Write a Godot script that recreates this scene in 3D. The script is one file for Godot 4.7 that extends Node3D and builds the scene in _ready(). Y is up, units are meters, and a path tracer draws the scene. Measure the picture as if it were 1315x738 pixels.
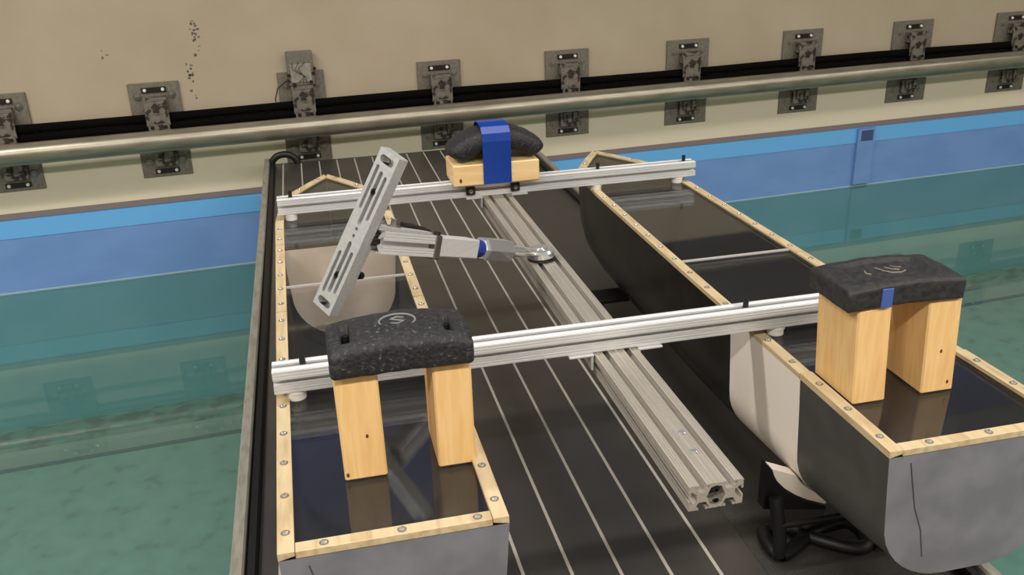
extends Node3D
# A catamaran test model on a slatted table in a towing tank. Lengths are written in "hull units" and turned into metres by S.
const S := 0.47
const WALL_TURN := 0.06884
var org := Vector3.ZERO
var group_no := 0
var M := {}
var rng := RandomNumberGenerator.new()

# ---------------------------------------------------------------- mesh helpers
func new_st() -> SurfaceTool:
	var st := SurfaceTool.new()
	st.begin(Mesh.PRIMITIVE_TRIANGLES)
	return st

func vert(st: SurfaceTool, p: Vector3) -> void:
	st.add_vertex((p - org) * S)

func poly_out(st: SurfaceTool, pts: Array, away: Vector3) -> void:
	# flat polygon whose front looks along away
	st.set_smooth_group(-1)
	var n := Vector3.ZERO
	for i in range(1, pts.size() - 1):
		n += (pts[i + 1] - pts[0]).cross(pts[i] - pts[0])
	var q := pts.duplicate()
	if n.dot(away) < 0.0:
		q.reverse()
	for i in range(1, q.size() - 1):
		vert(st, q[0]); vert(st, q[i]); vert(st, q[i + 1])

func box(st: SurfaceTool, c: Vector3, size: Vector3, bevel := 0.0, xf := Transform3D.IDENTITY) -> void:
	var h := size * 0.5
	var b := minf(bevel, minf(h.x, minf(h.y, h.z)) * 0.9)
	var P := func(s: Vector3, axis: int) -> Vector3:
		var p := Vector3(s.x * (h.x - b), s.y * (h.y - b), s.z * (h.z - b))
		p[axis] = s[axis] * h[axis]
		return xf * (c + p)
	for a in 3:
		var u := (a + 1) % 3
		var w := (a + 2) % 3
		for sg in [-1.0, 1.0]:
			var pts := []
			for k in [[-1, -1], [1, -1], [1, 1], [-1, 1]]:
				var s := Vector3.ZERO
				s[a] = sg; s[u] = k[0]; s[w] = k[1]
				pts.append(P.call(s, a))
			var d := Vector3.ZERO
			d[a] = sg
			poly_out(st, pts, xf.basis * d)
	if b <= 0.0:
		return
	for a in 3:
		var u := (a + 1) % 3
		var w := (a + 2) % 3
		for k in [[-1, -1], [1, -1], [1, 1], [-1, 1]]:
			var s0 := Vector3.ZERO
			s0[a] = -1.0; s0[u] = k[0]; s0[w] = k[1]
			var s1 := s0
			s1[a] = 1.0
			var d := Vector3.ZERO
			d[u] = k[0]; d[w] = k[1]
			poly_out(st, [P.call(s0, u), P.call(s1, u), P.call(s1, w), P.call(s0, w)], xf.basis * d)
	for x in [-1.0, 1.0]:
		for y in [-1.0, 1.0]:
			for z in [-1.0, 1.0]:
				var s := Vector3(x, y, z)
				poly_out(st, [P.call(s, 0), P.call(s, 1), P.call(s, 2)], xf.basis * s)

func grid(st: SurfaceTool, rows: Array, closed := false, flip := false) -> void:
	group_no += 1
	st.set_smooth_group(group_no)
	for i in rows.size() - 1:
		var a: PackedVector3Array = rows[i]
		var b: PackedVector3Array = rows[i + 1]
		var n := a.size()
		for j in (n if closed else n - 1):
			var k := (j + 1) % n
			var q := [a[j], a[k], b[k], b[j]]
			if flip:
				q.reverse()
			vert(st, q[0]); vert(st, q[1]); vert(st, q[2])
			vert(st, q[0]); vert(st, q[2]); vert(st, q[3])

func tube(st: SurfaceTool, path: Array, r: float, n := 10, caps := true, r_end := -1.0) -> void:
	var rows := []
	var up := Vector3.UP
	var t0: Vector3 = (path[1] - path[0]).normalized()
	if absf(t0.dot(up)) > 0.9:
		up = Vector3.RIGHT
	var side := t0.cross(up).normalized()
	for i in path.size():
		var t: Vector3 = (path[mini(i + 1, path.size() - 1)] - path[maxi(i - 1, 0)]).normalized()
		side = (side - t * side.dot(t)).normalized()
		var o := t.cross(side)
		var rr := r if r_end < 0.0 else lerpf(r, r_end, float(i) / (path.size() - 1))
		var row := PackedVector3Array()
		for k in n:
			var a := TAU * k / n
			row.append(path[i] + (side * cos(a) + o * sin(a)) * rr)
		rows.append(row)
	grid(st, rows, true, false)
	if caps:
		poly_out(st, Array(rows[0]), path[0] - path[1])
		poly_out(st, Array(rows[-1]), path[-1] - path[-2])

func lathe(st: SurfaceTool, xf: Transform3D, prof: Array, n := 16) -> void:
	# profile of (radius, height) along the local y axis; each break of the profile stays sharp
	for i in prof.size() - 1:
		var rows := []
		for p in [prof[i], prof[i + 1]]:
			var row := PackedVector3Array()
			for k in n:
				var a := TAU * k / n
				row.append(xf * Vector3(cos(a) * p.x, p.y, sin(a) * p.x))
			rows.append(row)
		if n > 8:
			grid(st, rows, true, true)
			continue
		for k in n:
			var e := (k + 1) % n
			var mid := TAU * (k + 0.5) / n
			var d: Vector3 = Vector3(cos(mid), 0, sin(mid)) * (prof[i + 1].y - prof[i].y) + Vector3(0, prof[i].x - prof[i + 1].x, 0)
			var sg := 1.0 if prof[-1].y > prof[0].y or prof[0].x == 0.0 and prof[-1].x == 0.0 else -1.0
			poly_out(st, [rows[0][k], rows[0][e], rows[1][e], rows[1][k]], xf.basis * (d * sg))

func extrude(st: SurfaceTool, poly: PackedVector2Array, xf: Transform3D, z0: float, z1: float) -> void:
	var pts := poly.duplicate()
	if Geometry2D.is_polygon_clockwise(pts):
		pts.reverse()
	st.set_smooth_group(-1)
	var n := pts.size()
	for i in n:
		var p := pts[i]
		var q := pts[(i + 1) % n]
		var d := Vector3(q.y - p.y, p.x - q.x, 0)
		poly_out(st, [xf * Vector3(p.x, p.y, z0), xf * Vector3(q.x, q.y, z0), xf * Vector3(q.x, q.y, z1), xf * Vector3(p.x, p.y, z1)], xf.basis * d)
	var ix := Geometry2D.triangulate_polygon(pts)
	for i in range(0, ix.size(), 3):
		for e in [[z0, -1.0], [z1, 1.0]]:
			var t := []
			for k in 3:
				t.append(xf * Vector3(pts[ix[i + k]].x, pts[ix[i + k]].y, e[0]))
			poly_out(st, t, xf.basis * Vector3(0, 0, e[1]))

func rounded(st: SurfaceTool, size: Vector3, r: float, nx: int, ny: int, nz: int, shape: Callable) -> void:
	# rounded box centred on the origin, then passed point by point through shape
	group_no += 1
	st.set_smooth_group(group_no)
	var h := size * 0.5
	var cnt := [nx, ny, nz]
	for a in 3:
		var u := (a + 1) % 3
		var w := (a + 2) % 3
		for sg in [-1.0, 1.0]:
			var rows := []
			for i in cnt[u] + 1:
				var row := PackedVector3Array()
				for j in cnt[w] + 1:
					var p := Vector3.ZERO
					p[a] = sg * h[a]
					p[u] = lerpf(-h[u], h[u], float(i) / cnt[u])
					p[w] = lerpf(-h[w], h[w], float(j) / cnt[w])
					var inner := Vector3(clampf(p.x, -h.x + r, h.x - r), clampf(p.y, -h.y + r, h.y - r), clampf(p.z, -h.z + r, h.z - r))
					p = inner + (p - inner).normalized() * r if p.distance_to(inner) > 1e-6 else p
					row.append(shape.call(p))
				rows.append(row)
			for i in rows.size() - 1:
				for j in rows[i].size() - 1:
					var q := [rows[i][j], rows[i][j + 1], rows[i + 1][j + 1], rows[i + 1][j]]
					if sg < 0:
						q.reverse()
					vert(st, q[0]); vert(st, q[1]); vert(st, q[2])
					vert(st, q[0]); vert(st, q[2]); vert(st, q[3])

func put(called: String, st: SurfaceTool, m: Material, parent: Node = self) -> MeshInstance3D:
	st.generate_normals()
	var o := MeshInstance3D.new()
	o.name = called
	o.mesh = st.commit()
	o.material_override = null
	o.mesh.surface_set_material(0, m)
	if parent == self:
		o.position = org * S
	parent.add_child(o, true)
	return o

func numbered(called: String) -> String:
	if not has_node(called):
		return called
	var k := 1
	while has_node("%s_%03d" % [called, k]):
		k += 1
	return "%s_%03d" % [called, k]

func tag(o: Node, label: String, category: String, group := "") -> Node:
	o.set_meta("label", label)
	o.set_meta("category", category)
	if group != "":
		o.set_meta("group", group)
	return o

func thing(called: String, label: String, category: String, at := Vector3.ZERO, turn := 0.0, group := "") -> Node3D:
	var o := Node3D.new()
	o.name = numbered(called)
	o.position = at * S
	o.rotation.y = turn
	add_child(o)
	tag(o, label, category, group)
	org = at if turn == 0.0 else Vector3.ZERO
	return o

func lone(called: String, st: SurfaceTool, m: Material, label: String, category: String, group := "") -> MeshInstance3D:
	var o := put(numbered(called), st, m)
	tag(o, label, category, group)
	return o

func struct(called: String, st: SurfaceTool, m: Material) -> MeshInstance3D:
	var o := put(called, st, m)
	o.set_meta("kind", "structure")
	return o

# ---------------------------------------------------------------- materials
func noise(seed_no: int, freq: float, octaves := 4, kind := FastNoiseLite.TYPE_SIMPLEX_SMOOTH) -> FastNoiseLite:
	var f := FastNoiseLite.new()
	f.seed = seed_no
	f.frequency = freq
	f.noise_type = kind
	f.fractal_octaves = octaves
	return f

func ramp_tex(f: FastNoiseLite, colors: Array, at: Array, side := 512) -> NoiseTexture2D:
	var t := NoiseTexture2D.new()
	t.width = side; t.height = side; t.seamless = true; t.noise = f
	var g := Gradient.new()
	g.offsets = PackedFloat32Array(at)
	g.colors = PackedColorArray(colors)
	t.color_ramp = g
	return t

func grey_tex(f: FastNoiseLite, lo: float, hi: float, side := 512) -> NoiseTexture2D:
	return ramp_tex(f, [Color(lo, lo, lo), Color(hi, hi, hi)], [0.25, 0.75], side)

func mat(called: String, c: Color, rough := 0.6, metal := 0.0, spec := 0.5) -> StandardMaterial3D:
	var m := StandardMaterial3D.new()
	m.resource_name = called
	m.albedo_color = c
	m.roughness = rough
	m.metallic = metal
	m.metallic_specular = spec
	M[called] = m
	return m

func textured(m: StandardMaterial3D, t: Texture2D, sc: Vector3) -> StandardMaterial3D:
	m.albedo_texture = t
	m.uv1_triplanar = true
	m.uv1_scale = sc
	return m

func relief(m: StandardMaterial3D, t: Texture2D, cm: float) -> void:
	m.heightmap_enabled = true
	m.heightmap_texture = t
	m.heightmap_scale = cm

func rgb8(r: int, g: int, b: int) -> Color:
	return Color(r / 255.0, g / 255.0, b / 255.0)

func make_materials() -> void:
	var wood := mat("wood", Color.WHITE, 0.62)
	textured(wood, ramp_tex(noise(3, 0.012, 4), [rgb8(226, 180, 116), rgb8(232, 190, 128), rgb8(236, 196, 136), rgb8(229, 186, 122)], [0.2, 0.45, 0.6, 0.8]), Vector3(9, 1.0, 9))
	var wood_lying := mat("wood_lying", Color.WHITE, 0.62)
	textured(wood_lying, ramp_tex(noise(4, 0.012, 4), [rgb8(232, 194, 134), rgb8(240, 206, 148), rgb8(244, 212, 158)], [0.2, 0.5, 0.8]), Vector3(1.2, 9, 9))
	var strip := mat("strip", Color.WHITE, 0.5)
	textured(strip, ramp_tex(noise(5, 0.015, 4), [rgb8(180, 156, 118), rgb8(196, 174, 136), rgb8(202, 182, 146)], [0.15, 0.5, 0.8]), Vector3(10, 10, 1.5))
	mat("knot", rgb8(92, 52, 22), 0.7)
	var alu := mat("aluminium", Color.WHITE, 0.38, 0.35)
	textured(alu, grey_tex(noise(6, 0.03, 3), 0.83, 0.87), Vector3(0.5, 26, 26))
	var raila := mat("rail_aluminium", Color.WHITE, 0.45, 0.5)
	textured(raila, ramp_tex(noise(7, 0.03, 4), [rgb8(176, 168, 156), rgb8(184, 176, 165), rgb8(190, 183, 172)], [0.2, 0.5, 0.8]), Vector3(26, 26, 0.5))
	var bar := mat("bar_aluminium", Color.WHITE, 0.45, 0.45)
	textured(bar, grey_tex(noise(8, 0.05, 3), 0.74, 0.80), Vector3(6, 6, 6))
	mat("chrome", Color(0.86, 0.86, 0.86), 0.16, 0.75)
	mat("steel", Color(0.55, 0.54, 0.52), 0.3, 0.9)
	mat("dark_steel", Color(0.2, 0.19, 0.18), 0.42, 0.7)
	mat("black", Color(0.03, 0.03, 0.03), 0.5)
	mat("hole", Color(0.015, 0.014, 0.013), 0.8)
	mat("blue_sleeve", rgb8(28, 52, 140), 0.35)
	mat("blue_tape", rgb8(4, 56, 146), 0.34)
	mat("tape_patch", rgb8(62, 92, 158), 0.5)
	var pipe := mat("pipe_steel", Color.WHITE, 0.34, 0.7)
	textured(pipe, ramp_tex(noise(9, 0.02, 4), [rgb8(140, 132, 117), rgb8(156, 148, 132), rgb8(164, 156, 140)], [0.2, 0.5, 0.8]), Vector3(0.6, 3, 3))
	var plate := mat("plate_steel", Color.WHITE, 0.55, 0.35)
	textured(plate, ramp_tex(noise(10, 0.03, 4), [rgb8(112, 105, 94), rgb8(122, 115, 104), rgb8(130, 122, 110)], [0.2, 0.5, 0.8]), Vector3(5, 5, 5))
	var scuffed := mat("scuffed_steel", Color.WHITE, 0.5, 0.4)
	textured(scuffed, ramp_tex(noise(11, 0.014, 3), [rgb8(48, 41, 36), rgb8(60, 52, 46), rgb8(118, 111, 102), rgb8(134, 127, 117)], [0.0, 0.34, 0.4, 0.9]), Vector3(4, 4, 4))
	mat("cable", Color(0.035, 0.03, 0.028), 0.9, 0.0, 0.2)
	var lead := mat("lead", Color.WHITE, 0.55, 0.0, 0.4)
	textured(lead, ramp_tex(noise(12, 0.03, 5), [rgb8(30, 29, 30), rgb8(42, 41, 43), rgb8(48, 47, 49), rgb8(128, 126, 124)], [0.15, 0.5, 0.76, 0.95]), Vector3(11, 11, 11))
	relief(lead, grey_tex(noise(13, 0.03, 4), 0.0, 1.0), 0.05)
	var lead2 := mat("lead_plain", Color.WHITE, 0.5, 0.0, 0.4)
	textured(lead2, ramp_tex(noise(42, 0.03, 5), [rgb8(36, 35, 35), rgb8(46, 45, 45), rgb8(54, 53, 53)], [0.2, 0.5, 0.85]), Vector3(6, 6, 6))
	relief(lead2, grey_tex(noise(43, 0.04, 4), 0.0, 1.0), 0.03)
	mat("lead_mark", rgb8(120, 118, 115), 0.6)
	var table := mat("table_dark", Color.WHITE, 0.3, 0.0, 0.55)
	textured(table, ramp_tex(noise(14, 0.008, 4), [rgb8(62, 58, 54), rgb8(67, 63, 59)], [0.3, 0.7]), Vector3(1.5, 1.5, 1.5))
	mat("white_line", rgb8(176, 168, 158), 0.5)
	var matting := mat("matting", Color.WHITE, 0.36, 0.0, 0.5)
	textured(matting, ramp_tex(noise(15, 0.2, 3), [rgb8(50, 47, 44), rgb8(74, 70, 65)], [0.3, 0.7]), Vector3(5, 5, 5))
	relief(matting, grey_tex(noise(16, 0.25, 3), 0.0, 1.0), 0.06)
	var rim := mat("rim_metal", Color.WHITE, 0.5, 0.35)
	textured(rim, ramp_tex(noise(17, 0.03, 4), [rgb8(142, 137, 124), rgb8(156, 151, 138), rgb8(164, 159, 146)], [0.2, 0.45, 0.8]), Vector3(5, 5, 1.2))
	var gloss := mat("hull_gloss", Color.WHITE, 0.2, 0.0, 0.5)
	textured(gloss, ramp_tex(noise(18, 0.01, 3), [rgb8(14, 12, 11), rgb8(26, 24, 23)], [0.35, 0.75]), Vector3(5, 1.2, 5))
	var grey := mat("hull_grey", Color.WHITE, 0.55)
	textured(grey, ramp_tex(noise(19, 0.012, 4), [rgb8(70, 67, 64), rgb8(76, 73, 69)], [0.3, 0.7]), Vector3(3, 3, 3))
	var tran := mat("transom_grey", Color.WHITE, 0.5)
	textured(tran, ramp_tex(noise(20, 0.014, 4), [rgb8(108, 108, 114), rgb8(115, 115, 121), rgb8(121, 121, 127)], [0.25, 0.5, 0.78]), Vector3(2.2, 2.2, 2.2))
	mat("hull_white", rgb8(240, 228, 214), 0.5)
	mat("lining", rgb8(14, 13, 12), 0.7)
	var bulk := mat("bulkhead", Color.WHITE, 0.6)
	textured(bulk, ramp_tex(noise(21, 0.01, 3), [rgb8(206, 188, 168), rgb8(226, 210, 192)], [0.3, 0.7]), Vector3(2, 2, 2))
	mat("nylon", rgb8(232, 228, 220), 0.4)
	mat("nylon_yellowed", rgb8(196, 184, 160), 0.5)
	mat("seam", rgb8(190, 186, 180), 0.4)
	var pane := mat("acrylic", Color(0.9, 0.9, 0.9, 0.01), 0.03, 0.0, 0.39)
	pane.transparency = BaseMaterial3D.TRANSPARENCY_ALPHA
	var water := mat("water", Color(0.36, 0.55, 0.55, 0.3), 0.02, 0.0, 0.45)
	water.transparency = BaseMaterial3D.TRANSPARENCY_ALPHA
	var under := mat("tank_paint", Color.WHITE, 0.7)
	textured(under, ramp_tex(noise(22, 0.006, 4), [rgb8(92, 150, 150), rgb8(102, 158, 156)], [0.3, 0.7]), Vector3(0.8, 0.8, 0.8))
	var floor_m := mat("tank_floor", Color.WHITE, 0.8)
	textured(floor_m, ramp_tex(noise(23, 0.02, 5), [rgb8(94, 120, 98), rgb8(108, 147, 124), rgb8(112, 154, 132), rgb8(118, 158, 136)], [0.1, 0.3, 0.6, 0.85]), Vector3(0.9, 0.9, 0.9))
	var silt := mat("silt", Color.WHITE, 0.9)
	textured(silt, ramp_tex(noise(24, 0.02, 5), [rgb8(92, 96, 70), rgb8(116, 134, 108), rgb8(110, 146, 124)], [0.3, 0.5, 0.75]), Vector3(0.8, 2.0, 2.0))
	mat("curb", rgb8(136, 156, 132), 0.8)
	mat("dark_joint", rgb8(44, 58, 46), 0.9)
	var bluem := mat("blue_paint", Color.WHITE, 0.5)
	textured(bluem, ramp_tex(noise(25, 0.008, 4), [rgb8(106, 142, 198), rgb8(112, 148, 204)], [0.3, 0.7]), Vector3(0.7, 1.4, 0.7))
	mat("light_blue", rgb8(104, 174, 232), 0.5)
	mat("scum", rgb8(170, 196, 200), 0.6)
	mat("lit_wall_cream", rgb8(216, 204, 180), 0.7)  # wall cream made lighter to carry the brighter light below the pipe
	mat("ledge", rgb8(126, 112, 112), 0.7)
	mat("navy", rgb8(100, 132, 244), 0.8)
	mat("slot_blue", rgb8(58, 78, 116), 0.8)
	mat("curtain", Color(0.02, 0.018, 0.016), 0.9)
	mat("plaster", rgb8(170, 160, 142), 0.9)
	mat("ceiling_tile", rgb8(196, 190, 178), 0.9)
	mat("concrete", rgb8(120, 116, 108), 0.9)
	mat("fitting", rgb8(220, 218, 212), 0.5)
	var glow := mat("lamp_glow", rgb8(255, 244, 222), 0.5)
	glow.emission_enabled = true
	glow.emission = rgb8(255, 240, 214)
	glow.emission_energy_multiplier = 1.5
	# the wall's own paint: mottled cream, with chips and scratches
	var w := 2048
	var h := 410
	var big := noise(31, 0.006, 4).get_image(w, h)
	big.convert(Image.FORMAT_RGB8)
	var im := Image.create(w, h, false, Image.FORMAT_RGB8)
	for y in h:
		for x in w:
			var k := big.get_pixel(x, y).r
			im.set_pixel(x, y, Color(0.66 + 0.05 * k, 0.60 + 0.05 * k, 0.505 + 0.06 * k))
	rng.seed = 5
	for c in [[-0.345, 0.34, 26, 0.012, 0.07], [-0.40, 0.05, 16, 0.01, 0.07], [-0.445, -0.53, 60, 0.035, 0.035], [-0.9, 0.24, 3, 0.02, 0.02], [1.9, -0.68, 8, 0.2, 0.02], [-1.6, -0.62, 8, 0.1, 0.03]]:
		for i in int(c[2]):
			var px := int((c[0] + rng.randfn() * c[3] + 3.0) / 11.0 * w)
			var py := int((1.5 - c[1] + rng.randfn() * c[4]) / 2.2 * h)
			var tone := rng.randf_range(0.1, 0.45)
			im.fill_rect(Rect2i(px, py, rng.randi_range(1, 3), rng.randi_range(1, 3)), Color(tone, tone * 0.9, tone * 0.8))
	im.generate_mipmaps()
	var wm := mat("wall_paint", Color.WHITE, 0.75)
	wm.albedo_texture = ImageTexture.create_from_image(im)

# ---------------------------------------------------------------- profiles
func slot_profile(a: float, ribs := true) -> PackedVector2Array:
	# square T-slot profile of side a, slots in the middle of each side
	var h := a * 0.5
	var lip := a * 0.11
	var deep := a * 0.07
	var wide := a * 0.26
	var core := a * 0.33
	var out := PackedVector2Array()
	for q in 4:
		var rot := q * PI * 0.5
		var side := [Vector2(-h + a * 0.02, -h)]
		if ribs:
			for k in 2:
				var x := -h + a * (0.10 + 0.12 * k)
				side.append_array([Vector2(x, -h), Vector2(x + a * 0.015, -h + a * 0.025), Vector2(x + a * 0.05, -h + a * 0.025), Vector2(x + a * 0.065, -h)])
		side.append_array([Vector2(-lip, -h), Vector2(-lip, -h + deep), Vector2(-wide, -h + deep), Vector2(-wide, -h + deep + a * 0.04), Vector2(-lip, -h + core), Vector2(lip, -h + core), Vector2(wide, -h + deep + a * 0.04), Vector2(wide, -h + deep), Vector2(lip, -h + deep), Vector2(lip, -h)])
		if ribs:
			for k in [1, 0]:
				var x: float = h - a * (0.10 + 0.12 * k)
				side.append_array([Vector2(x - a * 0.065, -h), Vector2(x - a * 0.05, -h + a * 0.025), Vector2(x - a * 0.015, -h + a * 0.025), Vector2(x, -h)])
		side.append(Vector2(h - a * 0.02, -h))
		for p in side:
			out.append(p.rotated(rot))
	return out

func half_rail_profile(a: float) -> PackedVector2Array:
	# the left half (x from -a to 0) of a double T-slot rail of a x 2a, with half of the hollow diamond in its middle
	var h := a * 0.5
	var deep := a * 0.07
	var out := PackedVector2Array()
	var c := -h # centre of the left square
	var right_top := [Vector2(0, h)]
	for x in [-0.06, -0.15, -0.24]:
		right_top.append_array([Vector2(a * x, h), Vector2(a * (x - 0.012), h - a * 0.025), Vector2(a * (x - 0.04), h - a * 0.025), Vector2(a * (x - 0.052), h)])
	var lip := a * 0.13
	var wide := a * 0.25
	right_top.append_array([Vector2(c + lip, h), Vector2(c + lip, h - deep), Vector2(c + wide, h - deep), Vector2(c + wide, h - deep - a * 0.05), Vector2(c + lip, h - a * 0.3), Vector2(c - lip, h - a * 0.3), Vector2(c - wide, h - deep - a * 0.05), Vector2(c - wide, h - deep), Vector2(c - lip, h - deep), Vector2(c - lip, h)])
	for x in [-0.70, -0.80, -0.89]:
		right_top.append_array([Vector2(a * x, h), Vector2(a * (x - 0.012), h - a * 0.025), Vector2(a * (x - 0.04), h - a * 0.025), Vector2(a * (x - 0.052), h)])
	right_top.append(Vector2(-a, h - a * 0.02))
	var left := []
	for y in [0.42, 0.30]:
		left.append_array([Vector2(-a, a * y), Vector2(-a + a * 0.025, a * (y - 0.012)), Vector2(-a + a * 0.025, a * (y - 0.04)), Vector2(-a, a * (y - 0.052))])
	left.append_array([Vector2(-a, lip), Vector2(-a + deep, lip), Vector2(-a + deep, wide), Vector2(-a + deep + a * 0.05, wide), Vector2(-a + a * 0.3, lip)])
	for p in right_top:
		out.append(p)
	for p in left:
		out.append(p)
	left.reverse()
	for p in left:
		out.append(Vector2(p.x, -p.y))
	right_top.reverse()
	for p in right_top:
		out.append(Vector2(p.x, -p.y))
	# the hollow
	out.append(Vector2(0, -h + a * 0.1))
	out.append(Vector2(-a * 0.2, -h + a * 0.16))
	out.append(Vector2(-a * 0.34, 0))
	out.append(Vector2(-a * 0.2, h - a * 0.16))
	out.append(Vector2(0, h - a * 0.1))
	return out

func arc(c: Vector3, u: Vector3, w: Vector3, a0: float, a1: float, n: int) -> Array:
	var out := []
	for i in n + 1:
		var a := lerpf(a0, a1, float(i) / n)
		out.append(c + u * cos(a) + w * sin(a))
	return out

var screw_mesh: ArrayMesh
func make_screw_mesh() -> void:
	var st := new_st()
	org = Vector3.ZERO
	lathe(st, Transform3D.IDENTITY, [Vector2(0.0, 0.0048), Vector2(0.003, 0.0044), Vector2(0.0052, 0.0024), Vector2(0.0058, 0.0004)], 10)
	st.generate_normals()
	screw_mesh = st.commit()
	screw_mesh.surface_set_material(0, M.chrome)
	var s2 := new_st()
	lathe(s2, Transform3D.IDENTITY, [Vector2(0.0056, 0.0007), Vector2(0.0085, 0.0005), Vector2(0.0080, -0.001)], 10)
	box(s2, Vector3(0, 0.0046, 0), Vector3(0.007, 0.0008, 0.0014))
	s2.generate_normals()
	s2.commit(screw_mesh)
	screw_mesh.surface_set_material(1, M.plate_steel)

func screw(parent: Node, p: Vector3, turn := 0.0) -> void:
	var o := MeshInstance3D.new()
	o.name = "screw"
	o.mesh = screw_mesh
	o.position = (p - org) * S
	o.rotation.y = turn
	parent.add_child(o, true)

# ---------------------------------------------------------------- the hulls
func bow_half(z: float, aft: float, fore: float) -> float:
	var zs := [-1.32, -2.3, -3.2, -3.4, -3.53, -3.6, -3.7, -3.77, -3.81]
	var hs := [aft, lerpf(aft, fore, 0.4), fore, fore * 0.93, fore * 0.81, fore * 0.63, fore * 0.36, fore * 0.14, 0.004]
	for i in zs.size() - 1:
		if z <= zs[i] + 1e-6 and z >= zs[i + 1] - 1e-6:
			return lerpf(hs[i], hs[i + 1], (z - zs[i]) / (zs[i + 1] - zs[i]))
	return hs[0]

func section(cx: float, w: float, d: float, z: float, inset: float) -> PackedVector3Array:
	var out := PackedVector3Array()
	w = maxf(w - inset, 0.0015)
	d -= inset
	var t := minf(0.012, w * 0.3)
	var a := minf(0.158, (w - t) * 0.92)
	var b := 0.155
	var n := 9
	var left := [Vector2(w, -0.012), Vector2(w - t * 0.4, -0.08)]
	for i in n + 1:
		var f := PI * 0.5 * i / n
		left.append(Vector2(w - t - a * (1.0 - cos(f)), -(d - b) - b * sin(f)))
	for p in left:
		out.append(Vector3(cx - p.x, p.y, z))
	left.reverse()
	for p in left:
		out.append(Vector3(cx + p.x, p.y, z))
	return out

func hull_depth(z: float) -> float:
	var zs := [1.32, 1.66, 2.2, 3.0, 3.4, 3.6, 3.81]
	var ds := [0.323, 0.366, 0.398, 0.398, 0.376, 0.34, 0.26]
	for i in zs.size() - 1:
		if -z <= zs[i + 1] + 1e-6:
			return lerpf(ds[i], ds[i + 1], (-z - zs[i]) / (zs[i + 1] - zs[i]))
	return 0.26

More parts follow.
